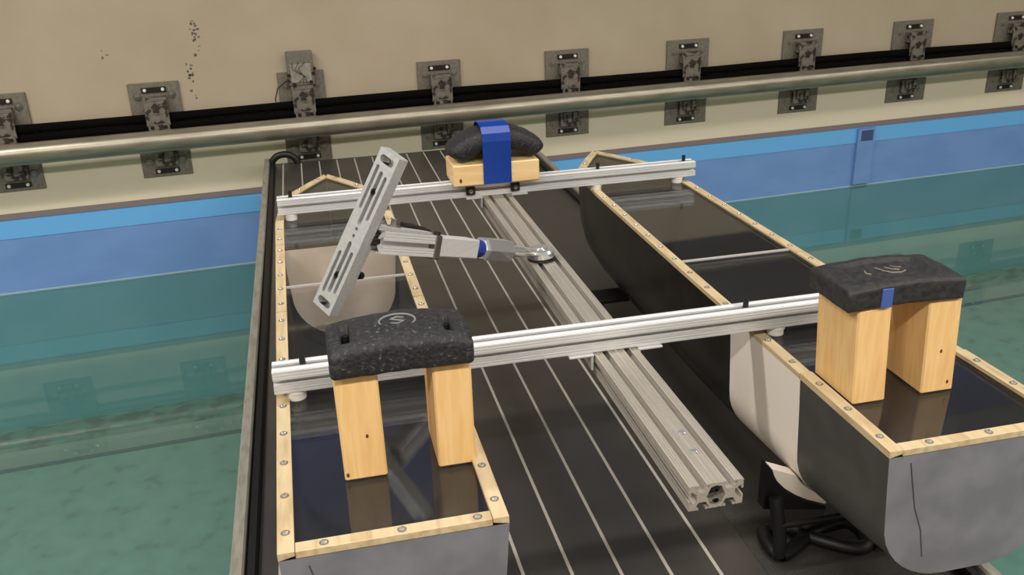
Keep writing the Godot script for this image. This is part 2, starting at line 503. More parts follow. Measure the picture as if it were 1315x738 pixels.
func hull(called: String, label: String, cx_aft: float, cx_fore: float, aft: float, fore: float, seam_z: float) -> Node3D:
	var cx := func(z: float) -> float: return lerpf(cx_aft, cx_fore, clampf((-1.32 - z) / 1.9, 0.0, 1.3))
	var root := thing(called, label, "boat hull", Vector3(cx_aft, -0.323, -2.4))
	var zs := [-1.32, -1.5, -1.66, -2.02, -2.3, -2.8, -3.2, -3.3, -3.4, -3.47, -3.53, -3.57, -3.6, -3.65, -3.7, -3.735, -3.77, -3.79, -3.81]
	for part in [["aft_skin", 0, 2, "hull_grey"], ["white_band", 2, 3, "hull_white"], ["forward_skin", 3, 18, "hull_gloss"]]:
		var st := new_st()
		var rows := []
		for i in range(part[1], part[2] + 1):
			rows.append(section(cx.call(zs[i]), bow_half(zs[i], aft, fore), hull_depth(zs[i]), zs[i], 0.0))
		grid(st, rows, false, true)
		put(part[0], st, M[part[3]], root)
	var ln := new_st()
	var inner := []
	for z in zs:
		inner.append(section(cx.call(z), bow_half(z, aft, fore), hull_depth(z), z if z < -1.33 else -1.332, 0.014))
	grid(ln, inner, false, false)
	put("lining", ln, M.lining, root)
	var tr := new_st()
	var sec := section(cx.call(-1.32), aft, 0.323, -1.32, 0.0)
	var back := section(cx.call(-1.32), aft, 0.323, -1.332, 0.0)
	poly_out(tr, Array(sec), Vector3.BACK)
	poly_out(tr, Array(back), Vector3.FORWARD)
	grid(tr, [sec, back], false, true)
	put("transom", tr, M.transom_grey, root)
	var cr := new_st()
	tube(cr, [Vector3(cx_aft - aft + 0.05, -0.03, -1.3195), Vector3(cx_aft - aft + 0.075, -0.14, -1.3195), Vector3(cx_aft - aft + 0.098, -0.2, -1.3195), Vector3(cx_aft - aft + 0.112, -0.27, -1.3195)], 0.0012, 6)
	put("repair_seam", cr, M.hull_grey, root)
	# clear covers
	var cuts := [-1.346, -1.70, seam_z, -3.79]
	for c in 3:
		var st := new_st()
		var tops := []
		var lows := []
		for z in [cuts[c], lerpf(cuts[c], cuts[c + 1], 0.25), lerpf(cuts[c], cuts[c + 1], 0.5), lerpf(cuts[c], cuts[c + 1], 0.6), lerpf(cuts[c], cuts[c + 1], 0.7), lerpf(cuts[c], cuts[c + 1], 0.78), lerpf(cuts[c], cuts[c + 1], 0.84), lerpf(cuts[c], cuts[c + 1], 0.9), lerpf(cuts[c], cuts[c + 1], 0.95), cuts[c + 1] + 0.003]:
			var hw: float = maxf(bow_half(z, aft, fore) - 0.006, 0.003)
			var x: float = cx.call(z)
			tops.append([Vector3(x - hw, -0.006, z), Vector3(x + hw, -0.006, z)])
			lows.append([Vector3(x - hw, -0.012, z), Vector3(x + hw, -0.012, z)])
		for i in tops.size() - 1:
			poly_out(st, [tops[i][0], tops[i][1], tops[i + 1][1], tops[i + 1][0]], Vector3.UP)
			poly_out(st, [lows[i][0], lows[i][1], lows[i + 1][1], lows[i + 1][0]], Vector3.DOWN)
		put("cover_pane", st, M.acrylic, root)
	var sm := new_st()
	box(sm, Vector3(cx.call(seam_z), -0.0045, seam_z), Vector3(2.0 * bow_half(seam_z, aft, fore) - 0.05, 0.006, 0.0045))
	put("cover_seam", sm, M.seam, root)
	# wooden frame: strips with screws
	var wide := 0.029
	for sg in [-1.0, 1.0]:
		for piece in [[-1.32, -1.662], [-1.665, -2.38], [-2.383, -2.95], [-2.953, -3.4], [-3.403, -3.805]]:
			var st := new_st()
			var rows := []
			var n := 3 if piece[1] > -3.2 else 12
			var lift := 0.003 if piece[0] > -1.5 else 0.0
			for i in n + 1:
				var z: float = lerpf(piece[0], piece[1], float(i) / n)
				var w: float = bow_half(z, aft, fore)
				var wi: float = maxf(w - wide * (1.0 if z > -3.5 else 1.25), 0.0)
				var x: float = cx.call(z)
				var row := PackedVector3Array([Vector3(x + sg * w, -0.012, z), Vector3(x + sg * w, lift, z), Vector3(x + sg * wi, lift, z), Vector3(x + sg * wi, -0.0055, z)])
				if wi <= 0.0 and i > 0:
					row[2].z = minf(z + 0.03, piece[1] + 0.045); row[3].z = row[2].z
				rows.append(row)
			for i in rows.size() - 1:
				var a: PackedVector3Array = rows[i]
				var b: PackedVector3Array = rows[i + 1]
				poly_out(st, [a[0], a[1], b[1], b[0]], Vector3(sg, 0, 0))
				poly_out(st, [a[1], a[2], b[2], b[1]], Vector3.UP)
				poly_out(st, [a[2], a[3], b[3], b[2]], Vector3(-sg, 0, 0))
			poly_out(st, Array(rows[0]), Vector3.BACK)
			poly_out(st, Array(rows[-1]), Vector3.FORWARD)
			var o := put("frame_strip", st, M.strip, root)
			var count := maxi(2, int(round((piece[0] - piece[1]) / 0.118)))
			for i in count:
				var z: float = lerpf(piece[0], piece[1], (i + 0.5) / count)
				var w: float = bow_half(z, aft, fore)
				if w > 0.03:
					screw(o, Vector3(cx.call(z) + sg * (w - wide * 0.5), lift, z), i * 0.9)
	var st := new_st()
	box(st, Vector3(cx_aft, -0.0045, -1.333), Vector3(2.0 * (aft - wide) - 0.002, 0.015, 0.026), 0.001)
	var o := put("frame_strip", st, M.strip, root)
	for k in 3:
		screw(o, Vector3(cx_aft + (k - 1) * 0.135 + 0.012, 0.003, -1.333), k)
	return root

# ---------------------------------------------------------------- beams and fittings
func beam(label: String, x0: float, x1: float, zc: float, bolts: Array, pads: Array) -> Node3D:
	var root := thing("crossbeam", label, "metal beam", Vector3((x0 + x1) * 0.5, 0.02, zc))
	var st := new_st()
	extrude(st, slot_profile(0.056), Transform3D(Basis(Vector3.FORWARD, Vector3.UP, Vector3.RIGHT), Vector3(0, 0.048, zc)), x0, x1)
	put("slotted_profile", st, M.aluminium, root)
	for x in bolts:
		var b := new_st()
		lathe(b, Transform3D(Basis(), Vector3(x, 0.07, zc)), [Vector2(0.0, 0.028), Vector2(0.007, 0.028), Vector2(0.007, 0.0)], 10)
		put("bolt", b, M.black, root)
	for x in pads:
		var p := new_st()
		lathe(p, Transform3D(Basis(), Vector3(x, 0.0, zc + 0.002)), [Vector2(0.0, 0.0205), Vector2(0.024, 0.0205), Vector2(0.024, 0.011), Vector2(0.021, 0.0095), Vector2(0.021, -0.0055), Vector2(0.0, -0.0055)], 18)
		put("spacer", p, M.nylon, root)
	return root

func corner_bracket(parent: Node, x: float, zc: float, sg: float) -> void:
	# the plate under a beam that carries the rail, its lip down the rail's side, and the bolt head on the beam's face
	var st := new_st()
	box(st, Vector3(x + sg * 0.03, 0.0165, zc + 0.006), Vector3(0.062, 0.006, 0.062), 0.0015)
	box(st, Vector3(x + sg * 0.003, -0.004, zc + 0.02), Vector3(0.006, 0.04, 0.03), 0.0015)
	put("corner_bracket", st, M.aluminium, parent)

func wood_block(called: String, label: String, lo: Vector3, hi: Vector3, group: String, lean: float, knots: Array, m := "wood") -> void:
	var root := thing(called, label, "wooden block", Vector3((lo.x + hi.x) * 0.5, lo.y, (lo.z + hi.z) * 0.5), 0.0, group)
	var st := new_st()
	var c := (lo + hi) * 0.5
	var shear := Transform3D(Basis(Vector3.RIGHT, Vector3(lean, 1, 0), Vector3.BACK), Vector3(-lean * lo.y, 0, 0))
	box(st, c, hi - lo, 0.0035, shear)
	put("timber", st, M[m], root)
	for k in knots:
		var s := new_st()
		var p: Vector3 = shear * Vector3(lerpf(lo.x, hi.x, k[0]), lerpf(lo.y, hi.y, k[1]), hi.z)
		lathe(s, Transform3D(Basis(Vector3(k[2], 0, 0), Vector3(0, 0, 1), Vector3(0, -k[2] * 1.6, 0)), p), [Vector2(0.0, 0.0008), Vector2(1.0, 0.0004), Vector2(1.0, -0.001)], 10)
		put("knot", s, M.knot, root)

func _ready() -> void:
	rng.seed = 11
	# camera
	var cam := Camera3D.new()
	cam.name = "camera"
	cam.fov = 34.968
	cam.near = 0.02
	cam.far = 60.0
	cam.transform = Transform3D(Basis(Vector3(0.97394, -0.03072, 0.22470), Vector3(0.11361, 0.92359, -0.36616), Vector3(-0.19629, 0.38214, 0.90302)).orthonormalized(), Vector3(0, 1, 0) * S)
	add_child(cam)
	cam.current = true
	# air, exposure
	var we := WorldEnvironment.new()
	we.name = "environment"
	var env := Environment.new()
	env.background_mode = Environment.BG_COLOR
	env.background_color = Color(0.02, 0.02, 0.02)
	env.tonemap_mode = Environment.TONE_MAPPER_LINEAR
	env.tonemap_exposure = 1.0
	env.sdfgi_enabled = true
	env.ssao_enabled = true
	env.ssil_enabled = true
	we.environment = env
	add_child(we)
	# two rows of long ceiling lamps (x, z in hull units), each an area light just under its glowing face
	var lamps := []
	for row in [[-2.75, 4.4, 1.5], [2.1, 5.6, 4.9]]:
		for x in [-3.6, 0.6, 4.8, 9.0]:
			lamps.append([x, row[0], row[1] if x < 0.0 else row[2]])
	make_materials()
	make_screw_mesh()
	for l in lamps:
		var t := thing("ceiling_lamp", "long white ceiling lamp %s, %s" % ["in the wall row" if l[1] < 0.0 else "in the near row", {-3.6: "above the water left of the table", 0.6: "above the left hull", 4.8: "above the water right of the table", 9.0: "farthest to the right"}[l[0]]], "ceiling lamp", Vector3(l[0], 4.1, l[1]), 0.0, "ceiling lamps over the tank")
		var b := new_st()
		box(b, Vector3(l[0], 4.15, l[1]), Vector3(2.9, 0.1, 0.34), 0.01)
		put("housing", b, M.fitting, t)
		var g := new_st()
		box(g, Vector3(l[0], 4.094, l[1]), Vector3(2.8, 0.012, 0.26))
		put("diffuser", g, M.lamp_glow, t)
		var a := AreaLight3D.new()
		a.name = "lamp_light"
		a.area_size = Vector2(2.8, 0.26) * S
		a.light_color = Color(1.0, 0.985, 0.965)
		a.light_energy = l[2]
		a.area_range = 20.0
		a.area_attenuation = 2.0
		a.shadow_enabled = true
		a.position = Vector3(0, -0.025, 0) * S
		a.rotation.x = -PI / 2
		t.add_child(a)
	build_room()
	build_wall_fittings()
	build_table()
	build_boat()

# ---------------------------------------------------------------- the room and the tank
func on_wall(s: float, y: float, d := 0.0) -> Vector3:
	return Vector3(-0.3, 0, -6.3) + Vector3(cos(WALL_TURN), 0, -sin(WALL_TURN)) * s + Vector3(sin(WALL_TURN), 0, cos(WALL_TURN)) * d + Vector3(0, y, 0)

func wall_box(st: SurfaceTool, s0: float, s1: float, y0: float, y1: float, d0: float, d1: float, bevel := 0.0) -> void:
	box(st, Vector3((s0 + s1) * 0.5, (y0 + y1) * 0.5, (d0 + d1) * 0.5), Vector3(s1 - s0, y1 - y0, d1 - d0), bevel, Transform3D(Basis(Vector3.UP, WALL_TURN), Vector3(-0.3, 0, -6.3)))

func wall_struct(called: String, s0: float, s1: float, y0: float, y1: float, d0: float, d1: float, m: String) -> void:
	var st := new_st()
	org = Vector3.ZERO
	wall_box(st, s0, s1, y0, y1, d0, d1)
	struct(called, st, M[m])

func build_room() -> void:
	org = Vector3.ZERO
	# the cream wall, its front face mapped with its own paint
	var st := new_st()
	var f := [[-7.0, 1.5], [14.0, 1.5], [14.0, -0.7], [-7.0, -0.7]]
	st.set_smooth_group(-1)
	for k in [0, 1, 2, 0, 2, 3]:
		st.set_uv(Vector2((f[k][0] + 3.0) / 11.0, (1.5 - f[k][1]) / 2.2))
		vert(st, on_wall(f[k][0], f[k][1], 0.0))
	for side in [[[-7.0, 1.5, 0.0], [14.0, 1.5, 0.0], [14.0, 1.5, -0.35], [-7.0, 1.5, -0.35]], [[-7.0, 1.5, -0.35], [14.0, 1.5, -0.35], [14.0, -0.7, -0.35], [-7.0, -0.7, -0.35]]]:
		var q := []
		for p in side:
			q.append(on_wall(p[0], p[1], p[2]))
		st.set_uv(Vector2(0.5, 0.1))
		poly_out(st, q, Vector3.UP if side[2][1] == 1.5 else Vector3.FORWARD)
	struct("wall_back", st, M.wall_paint)
	wall_struct("lit_trim_8", -7.0, 14.0, -0.7, -0.34, 0.0, 0.008, "lit_wall_cream")  # brighter light on the lower wall, put into a thin paler strip
	wall_struct("trim_1", -7.0, 14.0, -0.738, -0.7, -0.35, 0.012, "ledge")
	wall_struct("wall_band", -7.0, 14.0, -0.87, -0.738, -0.35, 0.004, "light_blue")
	wall_struct("wall_blue", -7.0, 14.0, -1.236, -0.87, -0.35, 0.0, "blue_paint")
	wall_struct("trim_2", -7.0, 14.0, -1.25, -1.236, -0.35, 0.006, "scum")
	wall_struct("wall_tank", -7.0, 14.0, -2.7, -1.25, -0.35, 0.0, "tank_paint")
	wall_struct("trim_3", -7.0, 14.0, -2.5, -2.24, 0.0, 0.03, "silt")
	wall_struct("trim_4", -7.0, 14.0, -2.5, -2.40, 0.03, 0.1, "curb")
	wall_struct("trim_5", -7.0, 14.0, -2.5, -2.485, 0.1, 0.13, "dark_joint")
	# above the parapet: a black curtain, a tube rail, then navy boards up to the ceiling
	wall_struct("wall_curtain", -7.0, 14.0, 1.5, 2.84, -0.8, -0.6, "curtain")
	wall_struct("trim_6", -7.0, 14.0, 2.81, 2.86, -0.6, -0.5, "steel")
	wall_struct("wall_upper", -7.0, 14.0, 2.86, 4.2, -0.8, -0.6, "navy")
	st = new_st()
	tube(st, [on_wall(-7.0, 1.95, -0.45), on_wall(14.0, 1.95, -0.45)], 0.05, 14)
	struct("trim_7", st, M.pipe_steel)
	for b in [["ceiling", Vector3(3.5, 4.35, -1.4), Vector3(24, 0.3, 14), "ceiling_tile"], ["wall_left", Vector3(-7.4, 0.8, -1.4), Vector3(0.6, 6.8, 14), "plaster"], ["wall_right", Vector3(13.6, 0.8, -1.4), Vector3(0.6, 6.8, 14), "plaster"], ["wall_front", Vector3(3.5, 0.8, 5.3), Vector3(24, 6.8, 0.5), "plaster"], ["floor", Vector3(3.5, -2.62, -2.5), Vector3(24, 0.24, 10.4), "tank_floor"], ["floor_walkway", Vector3(3.5, -1.75, 3.0), Vector3(22, 1.7, 4.4), "concrete"]]:
		st = new_st()
		box(st, b[1], b[2])
		struct(b[0], st, M[b[3]])
	st = new_st()
	var q := [on_wall(-6.7, -1.24, 0.004), on_wall(13.55, -1.24, 0.004), Vector3(13.25, -1.24, 0.78), Vector3(-7.05, -1.24, 0.78)]
	poly_out(st, q, Vector3.UP)
	var w := put("water", st, M.water)
	tag(w, "still clear greenish water filling the tank below the blue wall", "water")
	w.set_meta("kind", "stuff")

func build_wall_fittings() -> void:
	# steel mounting plates bolted to the wall behind the pipe
	var spots := [[-1.70, -1.39], [-0.80, -0.49], [0.128, 0.432], [1.066, 1.373], [1.997, 2.33], [2.951, 3.295], [3.932, 4.28], [4.93, 5.305], [5.93, 6.31]]
	var words := ["steel mounting plate at the far left edge of the wall", "steel mounting plate with clean bolts, second from the left on the wall", "steel mounting plate behind the grey junction box above the pipe", "steel mounting plate behind the pipe just left of the taped weight", "steel mounting plate behind the pipe just right of the taped weight", "steel mounting plate behind the pipe above the right hull's bow", "steel mounting plate on the wall, third from the right", "steel mounting plate on the wall, second from the right", "steel mounting plate at the far right edge of the wall"]
	for i in spots.size():
		var s0: float = spots[i][0]
		var s1: float = spots[i][1]
		var up := 0.055 + 0.008 * maxf(0.0, i - 3)
		var t := thing("mounting_plate", words[i], "metal plate", on_wall((s0 + s1) * 0.5, -0.558, 0.0), WALL_TURN, "steel plates along the wall")
		var w := s1 - s0
		var H := up + 0.558
		var st := new_st()
		box(st, Vector3(0, H * 0.5, 0.009), Vector3(w, H, 0.018), 0.003)
		put("base_plate", st, M.plate_steel, t)
		for e in [1.0, -1.0]:
			var yb := H - 0.045 if e > 0 else 0.04
			st = new_st()
			box(st, Vector3(0, yb, 0.024), Vector3(0.15, 0.032, 0.012), 0.002)
			put("clamp_bar", st, M.dark_steel, t)
			for x in [-0.055, 0.055]:
				st = new_st()
				lathe(st, Transform3D(Basis(Vector3.RIGHT, Vector3.BACK, Vector3.DOWN), Vector3(x, yb, 0.03)), [Vector2(0.0, 0.012), Vector2(0.009, 0.01), Vector2(0.012, 0.0)], 8)
				put("bolt", st, M.fitting, t)
			var yw := H - 0.085 if e > 0 else 0.10
			for x in [-w * 0.335, w * 0.335]:
				st = new_st()
				lathe(st, Transform3D(Basis(Vector3.RIGHT, Vector3.BACK, Vector3.DOWN), Vector3(x, yw, 0.018)), [Vector2(0.0, 0.016), Vector2(0.012, 0.014), Vector2(0.013, 0.006), Vector2(0.024, 0.005), Vector2(0.026, 0.0)], 12)
				put("washer", st, M.plate_steel if i > 1 else M.steel, t)
		# upper bracket with its bolt, and the clip that comes forward to the pipe
		st = new_st()
		box(st, Vector3(0, H - 0.125, 0.042), Vector3(0.145, 0.08, 0.048), 0.004)
		box(st, Vector3(0, H - 0.2, 0.086), Vector3(0.145, 0.13, 0.014), 0.003)
		box(st, Vector3(0, H - 0.125, 0.072), Vector3(0.145, 0.03, 0.03), 0.003)
		put("upper_bracket", st, M.scuffed_steel, t)
		st = new_st()
		lathe(st, Transform3D(Basis(Vector3.RIGHT, Vector3.BACK, Vector3.DOWN), Vector3(0, H - 0.17, 0.092)), [Vector2(0.0, 0.012), Vector2(0.018, 0.012), Vector2(0.018, 0.004), Vector2(0.034, 0.003), Vector2(0.034, 0.0)], 6)
		put("hex_nut", st, M.scuffed_steel, t)
		st = new_st()
		box(st, Vector3(0, H - 0.275, 0.096), Vector3(0.13, 0.05, 0.022), 0.004)
		box(st, Vector3(-0.04, H - 0.30, 0.102), Vector3(0.03, 0.05, 0.02), 0.004)
		box(st, Vector3(0.04, H - 0.30, 0.102), Vector3(0.03, 0.05, 0.02), 0.004)
		put("pipe_clip", st, M.scuffed_steel, t)
		for x in [-0.04, 0.04]:
			st = new_st()
			lathe(st, Transform3D(Basis(Vector3.RIGHT, Vector3.BACK, Vector3.DOWN), Vector3(x, H - 0.27, 0.105)), [Vector2(0.0, 0.01), Vector2(0.012, 0.009), Vector2(0.014, 0.0)], 8)
			put("bolt", st, M.dark_steel, t)
		st = new_st()
		box(st, Vector3(0.005, 0.13, 0.034), Vector3(0.14, 0.11, 0.032), 0.004)
		box(st, Vector3(-0.03, 0.15, 0.06), Vector3(0.03, 0.07, 0.03), 0.003)
		box(st, Vector3(0.04, 0.15, 0.06), Vector3(0.03, 0.07, 0.03), 0.003)
		put("lower_bracket", st, M.scuffed_steel, t)
	# junction box above the third plate
	var t := thing("junction_box", "small grey open junction box with loose wires on the wall", "junction box", on_wall(0.282, -0.03, 0.0), WALL_TURN)
	var st := new_st()
	box(st, Vector3(0, 0.11, 0.042), Vector3(0.17, 0.22, 0.044), 0.004)
	put("box_body", st, M.plate_steel, t)
	st = new_st()
	box(st, Vector3(0.0, 0.08, 0.064), Vector3(0.135, 0.12, 0.008), 0.002)
	put("terminal_board", st, M.rim_metal, t)
	for p in [[-0.08, 0.07], [0.08, 0.075], [-0.085, 0.035], [0.06, 0.02], [0.09, 0.105], [-0.05, 0.01]]:
		st = new_st()
		lathe(st, Transform3D(Basis(Vector3.RIGHT, Vector3.BACK, Vector3.DOWN), Vector3(p[0], p[1], 0.05)), [Vector2(0.0, 0.03), Vector2(0.011, 0.03), Vector2(0.011, 0.0)], 8)
		put("terminal", st, M.black, t)
	for k in 3:
		st = new_st()
		var a := Vector3(-0.05 + 0.04 * k, 0.15, 0.07)
		var b := Vector3(0.03 - 0.025 * k, 0.02, 0.075)
		tube(st, [a, a.lerp(b, 0.3) + Vector3(-0.03, 0, 0.02), a.lerp(b, 0.7) + Vector3(0.02, 0, 0.02), b], 0.0022, 6)
		put("wire", st, M.black, t)
	st = new_st()
	tube(st, [Vector3(-0.09, 0.04, 0.05), Vector3(-0.16, -0.01, 0.05), Vector3(-0.185, -0.08, 0.06), Vector3(-0.17, -0.15, 0.06)], 0.004, 6)
	put("wire", st, M.dark_steel, t)
	# cables and the steel pipe, in front of the plates
	org = Vector3.ZERO
	for c in [["black cable running along the wall just above the pipe", -0.155, 0.05, 0.028], ["black cable half hidden between the steel pipe and the wall", -0.214, 0.05, 0.028]]:
		st = new_st()
		var path := []
		for i in 45:
			var s := -6.9 + i * 0.465
			path.append(on_wall(s, c[1] - 0.004 + 0.006 * sin(s * 1.7), c[2]))
		tube(st, path, c[3], 10)
		lone("cable", st, M.cable, c[0], "cable")
	st = new_st()
	tube(st, [on_wall(-6.9, -0.306, 0.19), on_wall(2.0, -0.276, 0.19), on_wall(13.0, -0.24, 0.19)], 0.068, 28)
	lone("steel_pipe", st, M.pipe_steel, "long galvanised steel pipe running along the cream wall", "pipe")
	# a dark bracket notched into the top of the blue band on the right
	st = new_st()
	wall_box(st, 4.70, 4.86, -1.22, -0.75, 0.0, 0.03)
	put("rung_channel", st, M.blue_paint)
	var rc := get_node("rung_channel")
	tag(rc, "blue painted channel on the tank wall at the right", "wall channel")
	st = new_st()
	wall_box(st, 4.73, 4.84, -0.85, -0.765, 0.03, 0.034)
	put("channel_slot", st, M.slot_blue, rc)

# ---------------------------------------------------------------- the table under the boat
func build_table() -> void:
	var t := thing("work_table", "long dark table with raised metal rims standing in the tank", "table", Vector3(0.6, -2.5, -3.2))
	var st := new_st()
	box(st, Vector3(0.571, -0.5455, -3.24), Vector3(1.74, 0.09, 5.66))
	put("table_top", st, M.matting, t)
	for sg in [-1.0, 1.0]:
		st = new_st()
		var x := -0.295 if sg < 0 else 1.437
		box(st, Vector3(x, -0.53, -3.24), Vector3(0.034, 0.14, 5.7), 0.005)
		put("rim", st, M.rim_metal, t)
	st = new_st()
	box(st, Vector3(0.571, -0.545, -6.075), Vector3(1.698, 0.09, 0.03), 0.005)
	put("rim", st, M.matting, t)
	st = new_st()
	box(st, Vector3(0.571, -0.53, -0.395), Vector3(1.698, 0.12, 0.03), 0.005)
	put("rim", st, M.rim_metal, t)
	for x in [0.25, 0.95]:
		for z in [-1.0, -5.2]:
			st = new_st()
			box(st, Vector3(x, -1.545, z), Vector3(0.08, 1.91, 0.08), 0.01)
			put("leg", st, M.dark_steel, t)
	for x in [-0.263, 1.405]:
		st = new_st()
		box(st, Vector3(x, -0.486, -3.24), Vector3(0.03, 0.026, 5.6), 0.006)
		put("rim_shade_strip", st, M.black, t)  # added black strip painting the shade along the rim's inner side
	# rubber bumpers on the table's far corners
	for x in [-0.185, 1.36]:
		var b := new_st()
		org = Vector3(x, -0.5, -6.0)
		tube(b, arc(Vector3(x, -0.5, -6.02), Vector3(0.085, 0, 0), Vector3(0, 0.075, 0), 0.0, PI, 12), 0.022, 10)
		lone("bumper", b, M.black, "black rubber bumper arched over the table's far %s corner" % ("left" if x < 0.5 else "right"), "bumper", "bumpers on the table's far corners")
	# ruled panel with white lines
	t = thing("ruled_panel", "dark grey panel ruled with thin white lines on the table", "panel", Vector3(0.35, -0.5, -3.24))
	st = new_st()
	box(st, Vector3(0.355, -0.4965, -3.24), Vector3(1.195, 0.007, 5.6), 0.001)
	put("board", st, M.table_dark, t)
	for k in range(-6, 4):
		st = new_st()
		box(st, Vector3(0.498 + 0.1155 * k, -0.4926, -3.24), Vector3(0.0085, 0.0012, 5.58))
		put("white_line", st, M.white_line, t)

func stand(label: String, cx: float, z: float, near: bool) -> void:
	var t := thing("hull_stand", label, "stand", Vector3(cx, -0.5, z), 0.0, "black stands under the hulls")
	for sg in [-1.0, 1.0]:
		if near:
			var X := func(dx: float, dz: float) -> Vector3: return Vector3(cx + sg * (0.253 - dx), -0.479, z + dz)
			var st := new_st()
			var loop := []
			var ring := [[0.012, 0.03], [0.06, 0.01], [0.12, -0.025], [0.18, -0.045], [0.235, -0.045], [0.25, 0.0], [0.232, 0.05], [0.19, 0.05], [0.13, 0.0], [0.075, -0.06], [0.03, -0.075], [0.008, -0.05], [0.002, 0.0]]
			for i in ring.size() * 3 + 1:
				var a: int = (i / 3) % ring.size()
				var n: int = ring.size()
				var P := func(k: int) -> Vector3: return X.call(ring[(k + n) % n][0], ring[(k + n) % n][1])
				loop.append(P.call(a).cubic_interpolate(P.call(a + 1), P.call(a - 1), P.call(a + 2), (i % 3) / 3.0))
			tube(st, loop, 0.0175, 10, false)
			put("foot", st, M.black, t)
			st = new_st()
			tube(st, [X.call(0.008, 0.03), X.call(0.004, 0.03) + Vector3(0, 0.06, 0), X.call(0.0, 0.0) + Vector3(0, 0.15, 0)], 0.0165, 10)
			put("upright", st, M.black, t)
		else:
			var st := new_st()
			var x: float = cx + sg * (0.2 if cx > 0.5 else 0.12)
			box(st, Vector3(x, -0.456, z), Vector3(0.024, 0.08, 0.024), 0.003)
			put("upright", st, M.black, t)
			st = new_st()
			box(st, Vector3(x, -0.495, z), Vector3(0.07, 0.01, 0.16), 0.003)
			put("foot", st, M.black, t)
	var st := new_st()
	if near:
		tube(st, [Vector3(cx - 0.253, -0.392, z + 0.03), Vector3(cx + 0.253, -0.392, z + 0.03)], 0.008, 8)
	else:
		box(st, Vector3(cx, -0.408, z), Vector3(0.46 if cx > 0.5 else 0.3, 0.016, 0.11), 0.003)
	put("cross_bar", st, M.black, t)
	if near:
		# padded cradle on each side: a pale pad that follows the hull's bilge and a black cheek plate under it
		for sg in [-1.0, 1.0]:
			var outer := [Vector2(0.254, -0.264), Vector2(0.249, -0.28), Vector2(0.238, -0.301), Vector2(0.216, -0.326), Vector2(0.186, -0.35), Vector2(0.15, -0.372), Vector2(0.10, -0.394)]
			var pad := PackedVector2Array()
			for p in outer:
				pad.append(Vector2(cx + sg * p.x, p.y))
			for f in [80.0, 65.0, 50.0, 38.0, 28.0]:
				var a := deg_to_rad(f)
				pad.append(Vector2(cx + sg * (0.206 - 0.158 * (1.0 - cos(a))), -0.221 - 0.157 * sin(a)))
			st = new_st()
			extrude(st, pad, Transform3D.IDENTITY, z - 0.06, z - 0.025)
			put("cradle_pad", st, M.hull_white, t)
			var cheek := PackedVector2Array([Vector2(cx + sg * 0.27, -0.247)])
			for p in outer:
				cheek.append(Vector2(cx + sg * (p.x + 0.002), p.y - 0.001))
			cheek.append(Vector2(cx + sg * 0.10, -0.406))
			cheek.append(Vector2(cx + sg * 0.272, -0.372))
			st = new_st()
			extrude(st, cheek, Transform3D.IDENTITY, z - 0.05, z - 0.018)
			put("cradle_cheek", st, M.black, t)

